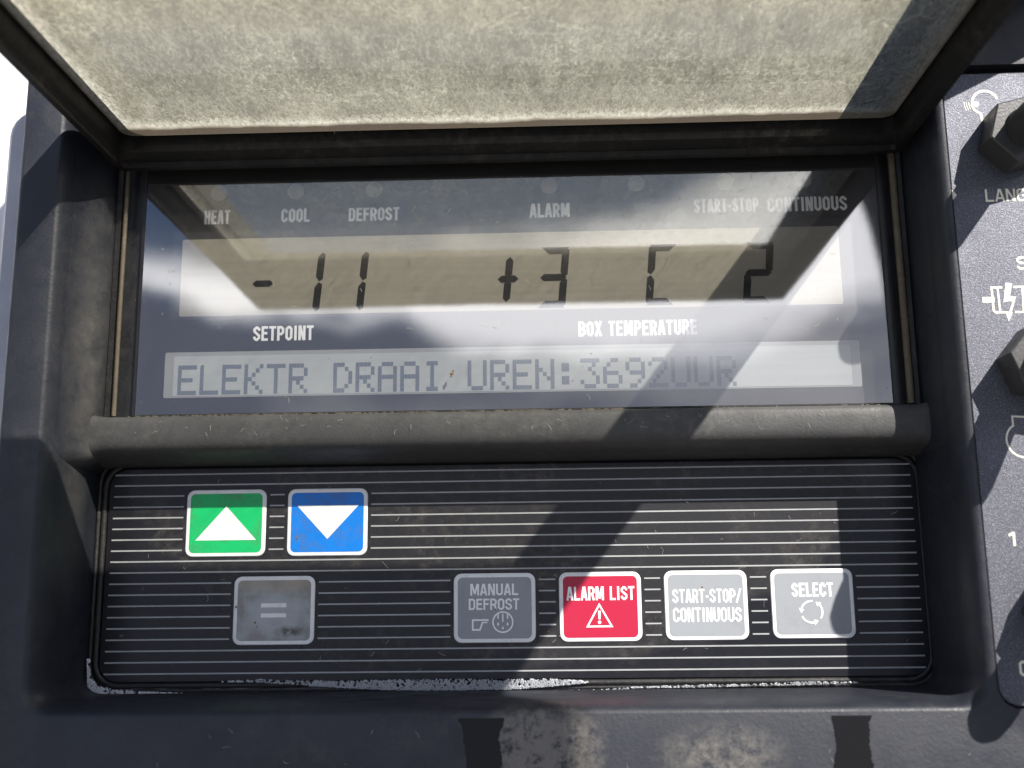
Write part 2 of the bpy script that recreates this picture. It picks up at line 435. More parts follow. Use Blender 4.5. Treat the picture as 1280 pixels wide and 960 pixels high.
# ---------------------------------------------------------------- stroke lettering
def glyph(ch, w, t):
    h = t / 2; L_, R_, B_, T_ = h, w - h, h, 1 - h; M_ = .52; c = min(.12, (R_ - L_) * .45)
    o = [(L_ + c, B_), (R_ - c, B_), (R_, B_ + c), (R_, T_ - c), (R_ - c, T_), (L_ + c, T_), (L_, T_ - c), (L_, B_ + c)]
    cU = [(R_, .68), (R_, T_ - c), (R_ - c, T_), (L_ + c, T_), (L_, T_ - c), (L_, B_ + c), (L_ + c, B_), (R_ - c, B_), (R_, B_ + c), (R_, .34)]
    bowl = lambda y0, y1: [(L_ + h, y1), (R_ - c, y1), (R_, y1 - c), (R_, y0 + c), (R_ - c, y0), (L_ + h, y0)]
    V = lambda x: [(x, 0), (x, 1)]
    G = {
        'A': [[(L_ - .02, 0), (w / 2 - h * .35, 1)], [(R_ + .02, 0), (w / 2 + h * .35, 1)], [(L_ + .07, .27), (R_ - .07, .27)]],
        'B': [V(L_), bowl(M_, T_), bowl(B_, M_)], 'C': [cU], 'D': [V(L_), bowl(B_, T_)],
        'E': [V(L_), [(L_ + h, T_), (w, T_)], [(L_ + h, B_), (w, B_)], [(L_ + h, M_), (w * .9, M_)]],
        'F': [V(L_), [(L_ + h, T_), (w, T_)], [(L_ + h, M_), (w * .9, M_)]],
        'G': [[(R_, .70)] + cU[1:9] + [(R_, .45), (w * .55, .45)]],
        'H': [V(L_), V(R_), [(L_ + h, M_), (R_ - h, M_)]], 'I': [V(w / 2)],
        'L': [V(L_), [(L_ + h, B_), (w, B_)]],
        'M': [V(L_), V(R_), [(L_ + h * .6, 1), (w / 2, .12)], [(R_ - h * .6, 1), (w / 2, .12)]],
        'N': [V(L_), V(R_), [(L_ + h * .3, 1), (R_ - h * .3, 0)]], 'O': [('c', o)],
        'P': [V(L_), bowl(.44, T_)], 'R': [V(L_), bowl(.46, T_), [(R_ - h * 1.4, .46), (R_ + .01, 0)]],
        'S': [[(R_, .70), (R_, T_ - c), (R_ - c, T_), (L_ + c, T_), (L_, T_ - c), (L_, .66), (L_ + c * .8, .56), (R_ - c * .8, .45), (R_, .36), (R_, B_ + c), (R_ - c, B_), (L_ + c, B_), (L_, B_ + c), (L_, .30)]],
        'T': [[(0, T_), (w, T_)], [(w / 2, 0), (w / 2, T_ - h)]],
        'U': [[(L_, 1), (L_, B_ + c), (L_ + c, B_), (R_ - c, B_), (R_, B_ + c), (R_, 1)]],
        'X': [[(L_ - .02, 0), (R_ + .02, 1)], [(R_ + .02, 0), (L_ - .02, 1)]],
        '-': [[(.02, .45), (w - .02, .45)]], '/': [[(0, -.02), (w, 1.02)]],
        '1': [[(w * .58, 0), (w * .58, 1)], [(w * .1, .74), (w * .5, .90)]], '0': [('c', o)],
    }
    return G[ch]
def text(s, x0, x1, y0, y1, z, t=.15, slant=0., gap=.16):
    """stroke lettering filling x0..x1, y0..y1"""
    wid = {'I': .5, 'M': 1.28, '-': .55, ' ': .62, '/': .75, 'L': .9, 'E': .92, 'F': .88, 'T': .96, '1': .7}
    units = [wid.get(c, 1) for c in s]
    H = y1 - y0; n = len(s)
    k = (x1 - x0) / (sum(units) + gap * (n - 1))
    mb = MB(); x = x0; i = 0
    for c, u in zip(s, units):
        if c != ' ':
            wu = max(u * k / H, t * 1.02)
            for st in glyph(c, wu, t):
                closed = st[0] == 'c'
                pts = st[1] if closed else st
                q = [(x + (px + slant * (py - .5)) * H, y0 + py * H) for px, py in pts]
                mb.stroke(q, t * H, z + (i % 7) * .004, closed); i += 1
        x += (u + gap) * k
    return mb
def textmesh(s, x0, x1, y0, y1, z, mat, parent, name='legend', **k):
    mb = text(s, x0, x1, y0, y1, z, **k)
    mb.flat = lambda: True
    return mb.build(name, mat, parent)
for c in (MB,):
    pass

# ================================================================ white body behind
wall = MB().box(-420, 420, -320, 330, -64, -60).build('body_wall', M_wall)
tag(wall, 'white painted trailer body wall behind the dark control housing', 'wall')
fl_o = MB().loft([[(x, y, z) for x, y in rrect(-133.4, -116, -200, 77, 7)] for z in (-8, -1)] + [[(x, y, 0) for x, y in rrect(-132.4, -117, -199, 76, 6.5)]]).build('mounting_flange', M_flange, smooth=40)
tag(fl_o, 'pale grey flange with a rounded corner at the left edge of the housing', 'flange')

# ================================================================ control housing
H = thing('control_housing', 'dark grey moulded plastic control housing framing the display and keypad', 'housing')
def rim_loops():
    def lp(e, z): return rrect(-109.6 - e * 2.7, 103.1 + e * 3.1, -75.3 - e * 2.6, 78 + e * 1.0, 5 + e * 2, 6), z
    L_ = [lp(-.1, -16), lp(0, 6)]
    for k in range(1, 8):
        a = k / 7 * math.pi / 2
        L_.append(lp(1 - math.cos(a), 6 + 9 * math.sin(a)))
    return [[(x, y, z) for x, y in l] for l, z in L_]
mb = MB()
rl = rim_loops()
mb.loft(rl, False, False)
hole1 = rl[-1]
PX0, PX1, PY0, PY1 = 106.75, 170., -77.6, 75.2
hole2 = [(x, y, 15) for x, y in rrect(PX0, PX1, PY0, PY1, 5, 6)]
outer = [(-120.4, -125, 15), (190, -125, 15), (190, 130, 15), (-120.4, 130, 15)]
# left edge rolls back
roll = []
for k in range(7):
    a = k / 6 * math.pi / 2
    roll.append([(-120.4 - 1.6 * math.sin(a), y, 15 - 1.6 * (1 - math.cos(a))) for y in (-125, 130)])
roll.append([(-122, y, -40) for y in (-125, 130)])
vs = [p for r in roll for p in r]
mb.add(vs, [(2 * i, 2 * i + 1, 2 * i + 3, 2 * i + 2) for i in range(len(roll) - 1)])
mb.loft([hole2, [(x, y, 10) for x, y, z in hole2]], False, False)
# face with the two openings
bm = bmesh.new()
for loop in (outer, hole1, hole2):
    vv = [bm.verts.new(p) for p in loop]
    for i in range(len(vv)): bm.edges.new((vv[i], vv[(i + 1) % len(vv)]))
res = bmesh.ops.triangle_fill(bm, edges=bm.edges[:], use_beauty=True, normal=(0, 0, 1))
bm.verts.index_update()
mb.add([tuple(v.co) for v in bm.verts], [tuple(v.index for v in f.verts) for f in bm.faces])
bm.free()
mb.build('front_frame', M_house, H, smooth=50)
MB().box(-118, 186, -122, 128, -44, -17).build('back_shell', M_black, H)
MB().prism([(108, 82.5), (145, 101), (210, 133.5), (210, 150), (108, 150)], 14.5, 40, 1).build('upper_shade_wedge', M_house, H)  # added wedge, shaped to throw diagonal shade across the plate top
# sloping cheeks that narrow the tray beside the window
def cheek(prof, wall, y0):
    rows = []
    for y, k in ((72, 1), (20, 1), (y0, 1), (y0 - 1.2, .9), (y0 - 2.4, .62), (y0 - 3.4, .3), (y0 - 4.2, 0)):
        rows.append([(wall + (x - wall) * k, y, z) for x, z in prof])
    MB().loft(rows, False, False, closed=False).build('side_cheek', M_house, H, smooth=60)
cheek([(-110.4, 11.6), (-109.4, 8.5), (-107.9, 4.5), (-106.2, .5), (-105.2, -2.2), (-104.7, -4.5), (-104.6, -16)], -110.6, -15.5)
cheek([(103.6, 9.5), (103.0, 7), (102.5, 3), (102.2, -1), (102.1, -4.5), (102.1, -16)], 104, -15.5)
# crossbar between window and keypad
prof = [(-6.4, -8), (-6.45, -2.0), (-6.7, -.8), (-7.3, 0), (-8.2, .3), (-9.6, .45), (-11.2, .5), (-12.6, .42), (-13.8, .15), (-14.9, -.5), (-15.9, -2.0), (-16.5, -4.8), (-17.1, -7.5), (-17.6, -10), (-17.8, -15.9)]
loops = []
for x, fy in ((-109.9, .6), (-106.5, .9), (-105.2, .35), (-103, 0), (-50, 0), (0, 0), (50, 0), (97, 0), (100.5, 0), (101.8, .3), (103.6, .8)):
    loops.append([(x, y + (fy if y > -12 else -fy) * (1 if y > -16 else .4), z) for y, z in prof])
MB().loft(loops, False, False, closed=False).build('crossbar', M_rail, H, smooth=60)
# dusty strips and foam seal beside the window
for x, r in ((-101.7, .6), (99.3, .9)):
    MB().tube([(x, -6, -3.2), (x, 20, -3.0), (x, 40, -3.1), (x, 66, -3.2)], r, 8).build('window_trim', M_tan, H, smooth=60)
for x0, x1 in ((-104.9, -102.7), (100.3, 102.2)):
    MB().loft([[(x0, y, -6), (x0 + .4, y, -3.9), (x1 - .4, y, -3.7), (x1, y, -6)] for y in (-6.4, 66)], closed=False).build('foam_seal', M_rubber, H)
MB().box(-109, 103.8, -6.4, 74, -15, -6.8).build('window_tray', M_black, H)
# small chalk line of dirt where glass meets crossbar
mb = MB()
for i in range(260):
    x = random.choice([random.uniform(-98, 96), random.gauss(-60, 14), random.gauss(5, 15)])
    if not -99 < x < 97: continue
    a, b, c = random.uniform(.1, .9), random.uniform(.06, .18), random.uniform(.05, .2)
    mb.box(x, x + a, -6.45 + random.uniform(-.25, .15), -6.3 + b, -2.6, -2.6 + c + .5)
tag(mb.build('dust_line', M_tan, H), kind='stuff')

# ================================================================ display
D = thing('display_unit', 'glossy temperature display with segment digits behind a scratched clear lens', 'display', (0, 0, -7))
ZB = -6.0
MB().box(-98.2, 97, -5.6, 64, -6.7, ZB).build('mask_panel', M_backp, D)
# main lcd
u = MB().prism(rrect(-89.7, 88.3, 19.8, 43.6, .3, 1), ZB, ZB + .06).build('segment_screen', M_lcdedge, D)
MB().prism(rrect(-87.1, 85.1, 20.6, 41.6, .3, 1), ZB + .06, ZB + .12).build('screen_field', M_lcd, u)
ZS = ZB + .17
def seg(cx, y0, on, wd=7.3, hh=16.4, t=1.9, sl=.095):
    """seven-segment character: a top, b/c right, d bottom, e/f left, g middle, p centre post"""
    y1 = y0 + hh; ym = y0 + hh / 2; x0, x1 = cx - wd / 2, cx + wd / 2; h = t / 2; q = .12
    def hz(y, cut=0):
        a, b = x0 + q, x1 - q
        if cut == 1: return [(a, y + h), (b, y + h), (b - t, y - h), (a + t, y - h)]
        if cut == -1: return [(a, y - h), (b, y - h), (b - t, y + h), (a + t, y + h)]
        return [(a + .1, y), (a + h + .1, y + h), (b - h - .1, y + h), (b - .1, y), (b - h - .1, y - h), (a + h + .1, y - h)]
    def vt(x, ya, yb, side):
        s = side * h
        return [(x + s, ya + q + h * .6), (x + s, yb - q - h * .6), (x, yb - q), (x - s, yb - q - h * 1.4), (x - s, ya + q + h * 1.4), (x, ya + q)]
    P = {'a': hz(y1 - h, 1), 'd': hz(y0 + h, -1), 'g': hz(ym), 'f': vt(x0 + h, ym, y1 - .1, -1), 'e': vt(x0 + h, y0 + .1, ym, -1), 'b': vt(x1 - h, ym, y1 - .1, 1), 'c': vt(x1 - h, y0 + .1, ym, 1),
         'p': [(cx - h, ym + 1.1), (cx - h, ym + 5.0), (cx, ym + 6), (cx + h, ym + 5.0), (cx + h, ym + 1.1), (cx, ym + .9)],
         'q': [(cx - h, ym - 1.1), (cx - h, ym - 5.2), (cx, ym - 6.2), (cx + h, ym - 5.2), (cx + h, ym - 1.1), (cx, ym - .9)]}
    mb = MB()
    for k in on:
        mb.prism([(x + (y - ym) * sl, y) for x, y in P[k]], ZS - .04, ZS)
    return mb
for cx, on, kw, nm in ((-65.3, 'g', dict(wd=6.0, y0=20.9, t=1.75), 'minus_sign'), (-53.2, 'bc', dict(y0=21.1), 'digit'), (-41.7, 'bc', dict(y0=21.1), 'digit'),
                       (-.9, 'gpq', dict(wd=5.9, y0=20.8), 'plus_sign'), (10.9, 'abgcd', dict(y0=21.0), 'digit'), (38.9, 'afed', dict(y0=21.2), 'letter'), (63.9, 'abged', dict(y0=21.2), 'digit')):
    y0 = kw.pop('y0')
    seg(cx, y0, on, **kw).build(nm, M_seg, u)
# text lcd
u2 = MB().prism(rrect(-90.2, 88.4, -1.0, 11.0, .3, 1), ZB, ZB + .06).build('text_screen', M_lcdedge2, D)
MB().prism(rrect(-87.8, 86.0, -.6, 9.9, .3, 1), ZB + .06, ZB + .12).build('screen_field', M_lcd2, u2)
FONT = {'E': '11111 10000 10000 11110 10000 10000 11111', 'L': '10000 10000 10000 10000 10000 10000 11111', 'K': '10001 10010 10100 11000 10100 10010 10001',
        'T': '11111 00100 00100 00100 00100 00100 00100', 'R': '11110 10001 10001 11110 10100 10010 10001', 'D': '11100 10010 10001 10001 10001 10010 11100',
        'A': '01110 10001 10001 11111 10001 10001 10001', 'I': '01110 00100 00100 00100 00100 00100 01110', 'U': '10001 10001 10001 10001 10001 10001 01110',
        'N': '10001 10001 11001 10101 10011 10001 10001', ':': '00000 01100 01100 00000 01100 01100 00000', '3': '11111 00010 00100 00010 00001 10001 01110',
        '6': '00110 01000 10000 11110 10001 10001 01110', '9': '01110 10001 10001 01111 00001 00010 01100', '2': '01110 10001 00001 00010 00100 01000 11111'}
mb = MB(); pw, ph = 1.0, 1.12; xx = -86.6
for ch in 'ELEKTR DRAAI UREN:3692UUR':
    if ch != ' ':
        for r, row in enumerate(FONT[ch].split()):
            for c, b in enumerate(row):
                if b == '1':
                    x = xx + c * .985; y = 7.5 - r * ph
                    mb.box(x, x + .945, y - ph + .04, y, ZS - .04, ZS)
    xx += 5.775
mb.build('display_text', M_dot, u2)
# indicators and legends
for x, mt in ((-78, M_led), (-57.3, M_led), (-36.3, M_led), (10.2, M_led2), (33.3, M_led), (56.4, M_led3), (76.9, M_led)):
    mb = MB(); c = [arc(x, 54.5, r, 0, 360, 23)[:-1] for r in (2.25, 2.1)]
    mb.loft([[(a, b, ZB) for a, b in c[0]], [(a, b, ZB + .05) for a, b in c[0]], [(a, b, ZB + .1) for a, b in c[1]]], False)
    o = mb.build('indicator_lamp', mt, D)
    if mt is M_led3: o['label'] = 'indicator with a greenish tint above START-STOP'
    if mt is M_led2: o['label'] = 'indicator with a rosy tint above ALARM'
for s, x0, x1, y0, y1 in (('HEAT', -81.6, -74.7, 45.8, 49.7), ('COOL', -61.0, -53.4, 45.9, 49.7), ('DEFROST', -43.0, -29.5, 45.8, 49.5), ('ALARM', 5.0, 15.5, 45.7, 49.6),
                          ('START-STOP', 48.1, 65.0, 46.0, 49.9), ('CONTINUOUS', 67.2, 87.9, 45.9, 49.8), ('SETPOINT', -67.4, -51.6, 13.7, 17.6), ('BOX TEMPERATURE', 17.1, 47.5, 13.3, 17.3)):
    textmesh(s, x0, x1, y0, y1, ZB + .03, M_print, D, t=.17)
lens = MB()
o_ = rrect(-96.8, 95.4, -6.2, 63, .6, 3)
lens.loft([[(x, y, -5.2) for x, y in o_], [(x, y, -3.9) for x, y in o_], [(x, y, -3.4) for x, y in inset(o_, .5)]], False, True)
lens.build('lens', M_lens, D)

# ================================================================ keypad
K = thing('keypad', 'striped black membrane keypad with seven rounded buttons below the display', 'keypad', (0, 0, -16))
ZK = -14.0
MB().prism(rrect(-106.2, 102.6, -72.6, -18.2, 5, 6), -16, ZK, .3).build('membrane', M_keys, K, smooth=30)
for off, r in ((1.0, .8), (2.5, .6)):
    MB().tube([(x, y, -14.6) for x, y in rrect(-106.2 - off, 102.6 + off * .5, -72.6 - off * .8, -18.2 + off, 6)], r, 7, True).build('edge_seal', M_rubber, K, smooth=70)
BT = [(-85.3, -64.5, -41.3, -24.1), (-58.9, -38.1, -41.4, -24.15), (-72.1, -51.3, -63.5, -46.4), (-15.8, 4.9, -63.5, -46.3), (10.9, 31.6, -63.5, -46.3), (37.4, 58.2, -63.4, -46.2), (64.1, 84.7, -63.2, -46.1)]
mb = MB(); dy = 50.5 / 18
for k in range(19):
    y = -19.9 - k * dy
    xs = [-104.7]
    for b in BT:
        if b[2] - .9 < y < b[3] + .9: xs += [b[0] - .9, b[1] + .9]
    xs.append(101.2)
    xs = [xs[0]] + sorted(xs[1:-1]) + [xs[-1]]
    for i in range(0, len(xs), 2):
        # slightly uneven ink edge
        n = 12
        for j in range(n):
            a = xs[i] + (xs[i + 1] - xs[i]) * j / n; b = xs[i] + (xs[i + 1] - xs[i]) * (j + 1) / n
            mb.box(a, b, y - .26, y + .26, ZK - .05, ZK + .04) if 0 else None
        mb.box(xs[i], xs[i + 1], y - .175, y + .175, ZK - .05, ZK + .035)
mb.build('stripe_print', M_stripe, K)
def button(b, mat, label):
    x0, x1, y0, y1 = b
    t = MB().prism(rrect(x0, x1, y0, y1, 2.0, 5), ZK - .2, ZK + .28, .18).build('button', M_white, K, smooth=30, label=label)
    MB().prism(rrect(x0 + 1, x1 - 1, y0 + 1, y1 - 1, 1.2, 4), ZK, ZK + .33).build('button_face', mat, t)
    return t
ZI = ZK + .37
b0 = button(BT[0], M_green, 'green button with a white up arrow')
MB().poly([(-74.9, -28.4), (-82.7, -37.1), (-66.9, -37.1)], ZI).build('arrow', M_white, b0)
b1 = button(BT[1], M_blue, 'blue button with a white down arrow')
MB().poly([(-56.4, -28.5), (-48.4, -37.1), (-40.4, -28.5)], ZI).build('arrow', M_white, b1)
b2 = button(BT[2], M_worn, 'dirty grey button with a white equals sign')
mb = MB()
for y in (-53.7, -56.2): mb.poly([(-65, y - .52), (-58.5, y - .52), (-58.5, y + .52), (-65, y + .52)], ZI)
mb.build('equals_sign', M_white, b2)
b3 = button(BT[3], M_grey, 'grey manual defrost button with hand and fan icons')
textmesh('MANUAL', -11.6, .55, -51.8, -48.9, ZI, M_print, b3, 'caption', t=.165)
textmesh('DEFROST', -12.0, .8, -55.4, -52.6, ZI, M_print, b3, 'caption', t=.165)
mb = MB()
mb.stroke([(-7.0, -57.9), (-11.0, -57.9), (-11.0, -60.3), (-9.2, -60.3), (-8.5, -58.4)], .42, ZI)
mb.stroke([(-8.6, -58.5), (-7.3, -58.5)], .3, ZI + .004)
mb.build('hand_icon', M_print, b3)
mb = MB(); mb.stroke(arc(-3.4, -58.45, 2.5, 0, 360, 36)[:-1], .36, ZI, True)
for x in (-4.6, -3.4, -2.2):
    mb.stroke([(x, -56.4), (x, -57.6 if x != -3.4 else -58.4)], .34, ZI + .004)
    mb.stroke([(x, -58.6 if x != -3.4 else -59.6), (x, -59.3 if x != -3.4 else -60.2)], .4, ZI + .004)
mb.build('fan_icon', M_print, b3)
b4 = button(BT[4], M_red, 'red alarm list button with a warning triangle')
textmesh('ALARM LIST', 12.8, 29.9, -53.3, -49.9, ZI, M_print, b4, 'caption', t=.15)
mb = MB(); mb.stroke([(20.95, -54.4), (17.9, -59.75), (24.0, -59.75)], .42, ZI, True)
mb.prism([(20.62, -55.9), (21.28, -55.9), (21.2, -58.0), (20.7, -58.0)], ZI - .05, ZI); mb.prism(arc(20.95, -58.75, .42, 0, 360, 12)[:-1], ZI - .05, ZI)
mb.build('warning_icon', M_print, b4)
b5 = button(BT[5], M_grey, 'grey start-stop continuous button')
textmesh('START-STOP/', 39.4, 56.5, -54.2, -50.8, ZI, M_print, b5, 'caption', t=.135)
textmesh('CONTINUOUS', 39.4, 56.5, -58.9, -55.4, ZI, M_print, b5, 'caption', t=.135)
b6 = button(BT[6], M_grey, 'grey select button with a ring of arrows')
textmesh('SELECT', 69.3, 79.6, -53.0, -49.55, ZI, M_print, b6, 'caption', t=.165)
mb = MB()
for a in (58, 178, 298):
    mb.stroke(arc(74.0, -56.7, 2.65, a - 95, a - 12, 12), .42, ZI)
    tip = rad(a + 8); bs = rad(a - 16)
    mb.add([(74 + 2.65 * math.cos(tip), -56.7 + 2.65 * math.sin(tip), ZI + .01), (74 + 3.35 * math.cos(bs), -56.7 + 3.35 * math.sin(bs), ZI + .01), (74 + 1.95 * math.cos(bs), -56.7 + 1.95 * math.sin(bs), ZI + .01)], [(0, 1, 2)])
mb.flat = lambda: True
mb.build('cycle_icon', M_print, b6)

# ================================================================ flip-up cover
C = thing('flip_up_cover', 'grimy clear cover in a black frame hinged open above the display', 'cover', (-1, 62, 5))
XL, XR, YB, ZH, ZF = -102.5, 100.3, 58.3, 1.0, 132.0
mb = MB()
def ring(ix0, ix1, iz0, iz1, r, y): return [(x, y, z) for x, z in rrect(ix0, ix1, iz0, iz1, r, 6)]
# frame: outer skirt, bottom lip, inner step, upper flange
mb.loft([ring(XL + .6, XR - .6, ZH + .6, ZF - .6, 2, 76), ring(XL, XR, ZH, ZF, 2, 75.3), ring(XL, XR, ZH, ZF, 2, YB + .4), ring(XL + .3, XR - .3, ZH + .3, ZF - .3, 2, YB),
         ring(XL + 1.7, XR - 1.7, ZH + 2.0, ZF - 1.9, 1.5, YB + .1), ring(XL + 1.9, XR - 1.9, ZH + 2.3, ZF - 2.1, 1.5, YB + 1.5), ring(XL + 2.2, XR - 2.2, ZH + 3.6, ZF - 2.6, 1.5, YB + 1.9),
         ring(XL + 3.0, XR - 3.0, ZH + 5.0, ZF - 3, 3, YB + 3.2), ring(XL + 3.2, XR - 3.2, ZH + 5.4, ZF - 3, 3, 67.6), ring(XL + 8.5, XR - 8.5, ZH + 9.5, ZF - 7, 5, 67.9), ring(XL + 8.5, XR - 8.5, ZH + 9.5, ZF - 7, 5, 76), ring(XL + .6, XR - .6, ZH + .6, ZF - .6, 2, 76)], False, False)
mb.build('cover_frame', M_lid, C, smooth=35)
pn = MB()
def pr(e, y): return ring(XL + 3.3 + e, XR - 3.3 - e, ZH + 6.6 + e, ZF - 3.2 - e, 3.2, y)
pn.loft([pr(.6, 67.4), pr(0, 66.8), pr(0, 65.6), pr(.5, 65.0)], False, False)
pn.add(pr(.5, 65.0), [tuple(range(28))])
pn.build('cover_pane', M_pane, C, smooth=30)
MB().loft([[(x, y, z) for x, z in rrect(-98.5, 96.5, 93, 128.5, 3)] for y in (67.9, 68.1)]).build('paper_label', M_label, C)
# hinge barrel on the housing side
MB().tube([(x, 66.5, 1.5) for x in (-101, -60, 0, 60, 98.8)], 4.6, 14).build('hinge_bar', M_lid, C, smooth=60)

# ================================================================ switch plate
P = thing('switch_plate', 'grey metallic flake switch plate with cream symbols right of the keypad', 'switch panel', (135, 0, 11))
ZP = 14.0
MB().prism(rrect(PX0 + .45, PX1 - .45, PY0 + .45, PY1 - 1.7, 4.6, 6), 10.5, ZP, .35).build('plate', M_plate, P, smooth=30)
z = ZP + .05
textmesh('LANG', 115.2, 124.9, 40.0, 43.2, z, M_cream, P, t=.15)
textmesh('S', 121.0, 123.6, 22.9, 26.1, z, M_cream, P, t=.16)
textmesh('1', 112.6, 115.0, -42.1, -38.9, z, M_cream, P, t=.17)
textmesh('0', 112.3, 114.9, -70.6, -67.3, z, M_cream, P, t=.17)
mb = MB()
mb.poly([(112.1, 14.95), (114.9, 14.95), (114.9, 16.3), (112.1, 16.3)], z)
mb.stroke([(117.3, 12.5), (115.0, 12.5), (114.5, 12.9), (114.5, 18.6), (117.0, 18.6)], .5, z + .004)
mb.stroke([(116.0, 12.5), (115.9, 18.5)], .45, z + .008)
mb.stroke([(119.6, 18.65), (122.6, 18.65)], .5, z + .004); mb.stroke([(121.7, 18.5), (121.5, 12.5)], .5, z + .008); mb.stroke([(119.4, 12.5), (122.5, 12.5)], .5, z + .004)
for p in ([(117.9, 19.7), (119.4, 19.5), (118.6, 16.4), (116.95, 14.9)], [(116.95, 14.9), (118.6, 15.3), (118.6, 16.4)], [(118.6, 16.4), (120.0, 16.2), (119.3, 14.9), (118.55, 15.2)], [(120.0, 16.2), (118.6, 12.4), (118.0, 12.5), (119.2, 15.2)], [(117.2, 12.7), (118.9, 12.5), (117.75, 10.2)]):
    mb.add([(x, y, z + .012) for x, y in p], [tuple(range(len(p)))])
mb.flat = lambda: True
mb.build('lightning_symbol', M_cream, P)
mb = MB()
mb.stroke(arc(117.4, 65.6, 3.1, 18, 190, 20), .62, z)
mb.prism(arc(115.2, 65.3, .75, 0, 360, 12)[:-1], z - .05, z + .006)
mb.stroke([(114.0, 65.2), (114.7, 63.7), (116.1, 62.7), (116.3, 60.7)], .6, z + .009)
for k in range(3): mb.stroke(arc(117.4, 65.6, 4.0 + .55 * k, 176, 204, 6), .2, z)
mb.flat = lambda: True
mb.build('key_symbol', M_cream, P)
mb = MB(); mb.stroke([(119.5, -12.6), (116.3, -12.4), (116.3, -14.6)] + arc(118.6, -17.9, 4.1, 128, 280, 22)[1:], .42, z)
mb.build('coil_symbol', M_cream, P)
MB().poly([(107.4, 43.3), (108.5, 41.9), (107.4, 40.7)], z).build('pointer_mark', M_cream, P)

# knobs: hex nut with a rubber boot
def knob(cx, cy, ang, label, lean=(0, 0)):
    e = thing('toggle_switch', label, 'switch', (cx, cy, ZP), 'hex nut rubber boot switches on the plate')
    hx = [(cx + 8.7 * math.cos(rad(ang + 60 * k)), cy + 8.7 * math.sin(rad(ang + 60 * k))) for k in range(6)]
    MB().prism(hx, ZP, ZP + 8.2, .35).build('hex_nut', M_hex, e)
    prof = [(4.9, 7.4), (4.9, 8.5), (4.6, 9.0), (4.5, 10), (4.6, 20), (4.6, 22), (4.2, 24.2), (3.0, 25.5), (1.4, 26.1), (.05, 26.2)]
    MB().loft([[(cx + lean[0] * max(0, h - 10) / 16 + r * math.cos(2 * math.pi * k / 28), cy + lean[1] * max(0, h - 10) / 16 + r * math.sin(2 * math.pi * k / 28), ZP + h) for k in range(28)] for r, h in prof]).build('rubber_boot', M_knob, e, smooth=45)
    return e
knob(122.8, 55.3, 194, 'black hex-nut toggle switch above the LANG legend, topmost of the plate')
knob(122.3, -.5, 170, 'black hex-nut toggle switch below the lightning symbol, middle of the plate', (2.5, -4))
knob(122.5, -56.0, 186, 'black toggle switch beside the figure 0, lowest on the plate')

# ================================================================ foam, water and lint
def bubbles(n, path, spread, r0, r1, z):
    mb = MB()
    ico = [(math.cos(a) * math.cos(b), math.sin(a) * math.cos(b), math.sin(b)) for b in (0, .7, 1.3) for a in [2 * math.pi * k / 7 for k in range(7)]]
    fs = [(i * 7 + j, i * 7 + (j + 1) % 7, (i + 1) * 7 + (j + 1) % 7, (i + 1) * 7 + j) for i in range(2) for j in range(7)] + [tuple(range(14, 21))]
    tot = [0]
    holes = []
    for a, b in zip(path, path[1:]): tot.append(tot[-1] + math.dist(a[:2], b[:2]))
    for a, b in zip(path, path[1:]):
        for _ in range(int(math.dist(a[:2], b[:2]) * 1.6)):
            f = random.random(); wd = a[2] + (b[2] - a[2]) * f
            holes.append((a[0] + (b[0] - a[0]) * f, a[1] + (b[1] - a[1]) * f + random.uniform(-.3, 1) * wd, random.choice((.1, .14, .18, .26, .36))))
    for _ in range(n):
        d = random.uniform(0, tot[-1]); i = max(k for k in range(len(path) - 1) if tot[k] <= d)
        f = (d - tot[i]) / (tot[i + 1] - tot[i]); a, b = path[i], path[i + 1]
        wd = a[2] + (b[2] - a[2]) * f
        x = a[0] + (b[0] - a[0]) * f + random.uniform(-.3, .3); y = a[1] + (b[1] - a[1]) * f + random.uniform(-1, 1) * wd
        if any((x - hx) ** 2 + (y - hy) ** 2 < hr * hr for hx, hy, hr in holes): continue
        edge = math.sin(x * 2.1) * .18 + math.sin(x * 5.3 + 1) * .12
        if y > a[1] + (b[1] - a[1]) * f + wd * (.75 + edge) and random.random() < .75: continue
        r = random.uniform(r0, r1) * random.choice((.8, 1, 1, 1.3))
        mb.add([(x + r * p[0], y + r * p[1], z + random.uniform(0, .55) + r * p[2]) for p in ico], fs)
    return mb
fo = bubbles(8000, [(-52, -73.2, .35), (-44, -73.3, .8), (-34, -73.5, 1.2), (-20, -73.6, 1.4), (0, -73.6, 1.2), (8, -73.3, .9), (17.5, -73.2, .2)], 1, .06, .19, -13.8)
fo2 = bubbles(700, [(-74, -72.4, .12), (-66, -72.2, .4), (-58, -72.6, .5), (-46, -73.0, .7)], 1, .08, .18, -13.8)
fo3 = bubbles(3000, [(-108.6, -66.5, .2), (-108.2, -70.5, 1.2), (-107.8, -73, 2.0), (-105.6, -74.6, 1.3), (-101, -75.0, .8), (-94, -75.1, .4), (-84, -75.2, .12)], 1, .08, .22, -13.6)
fo4 = bubbles(2600, [(3, -75.7, .25), (12, -75.6, .55), (19, -75.4, .3), (30, -74.6, .12), (44, -74.4, .3), (60, -74.2, .22), (72, -73.9, .4), (84, -73.8, .1)], 1, .06, .18, -13.6)
fo5 = bubbles(700, [(-86, -75.3, .12), (-70, -75.5, .16), (-50, -75.6, .35), (-30, -75.7, .12), (2, -75.7, .2)], 1, .06, .16, -13.6)
for q in (fo2, fo3, fo4, fo5): fo.add(q.v, q.f)
f = fo.build('soap_foam', M_foam, smooth=80)
tag(f, 'white soap foam lying along the bottom gutter of the keypad', 'foam', kind='stuff')
wt = MB().box(-106, 100, -75.7, -72.9, -15.6, -14.15).build('gutter_water', M_water)
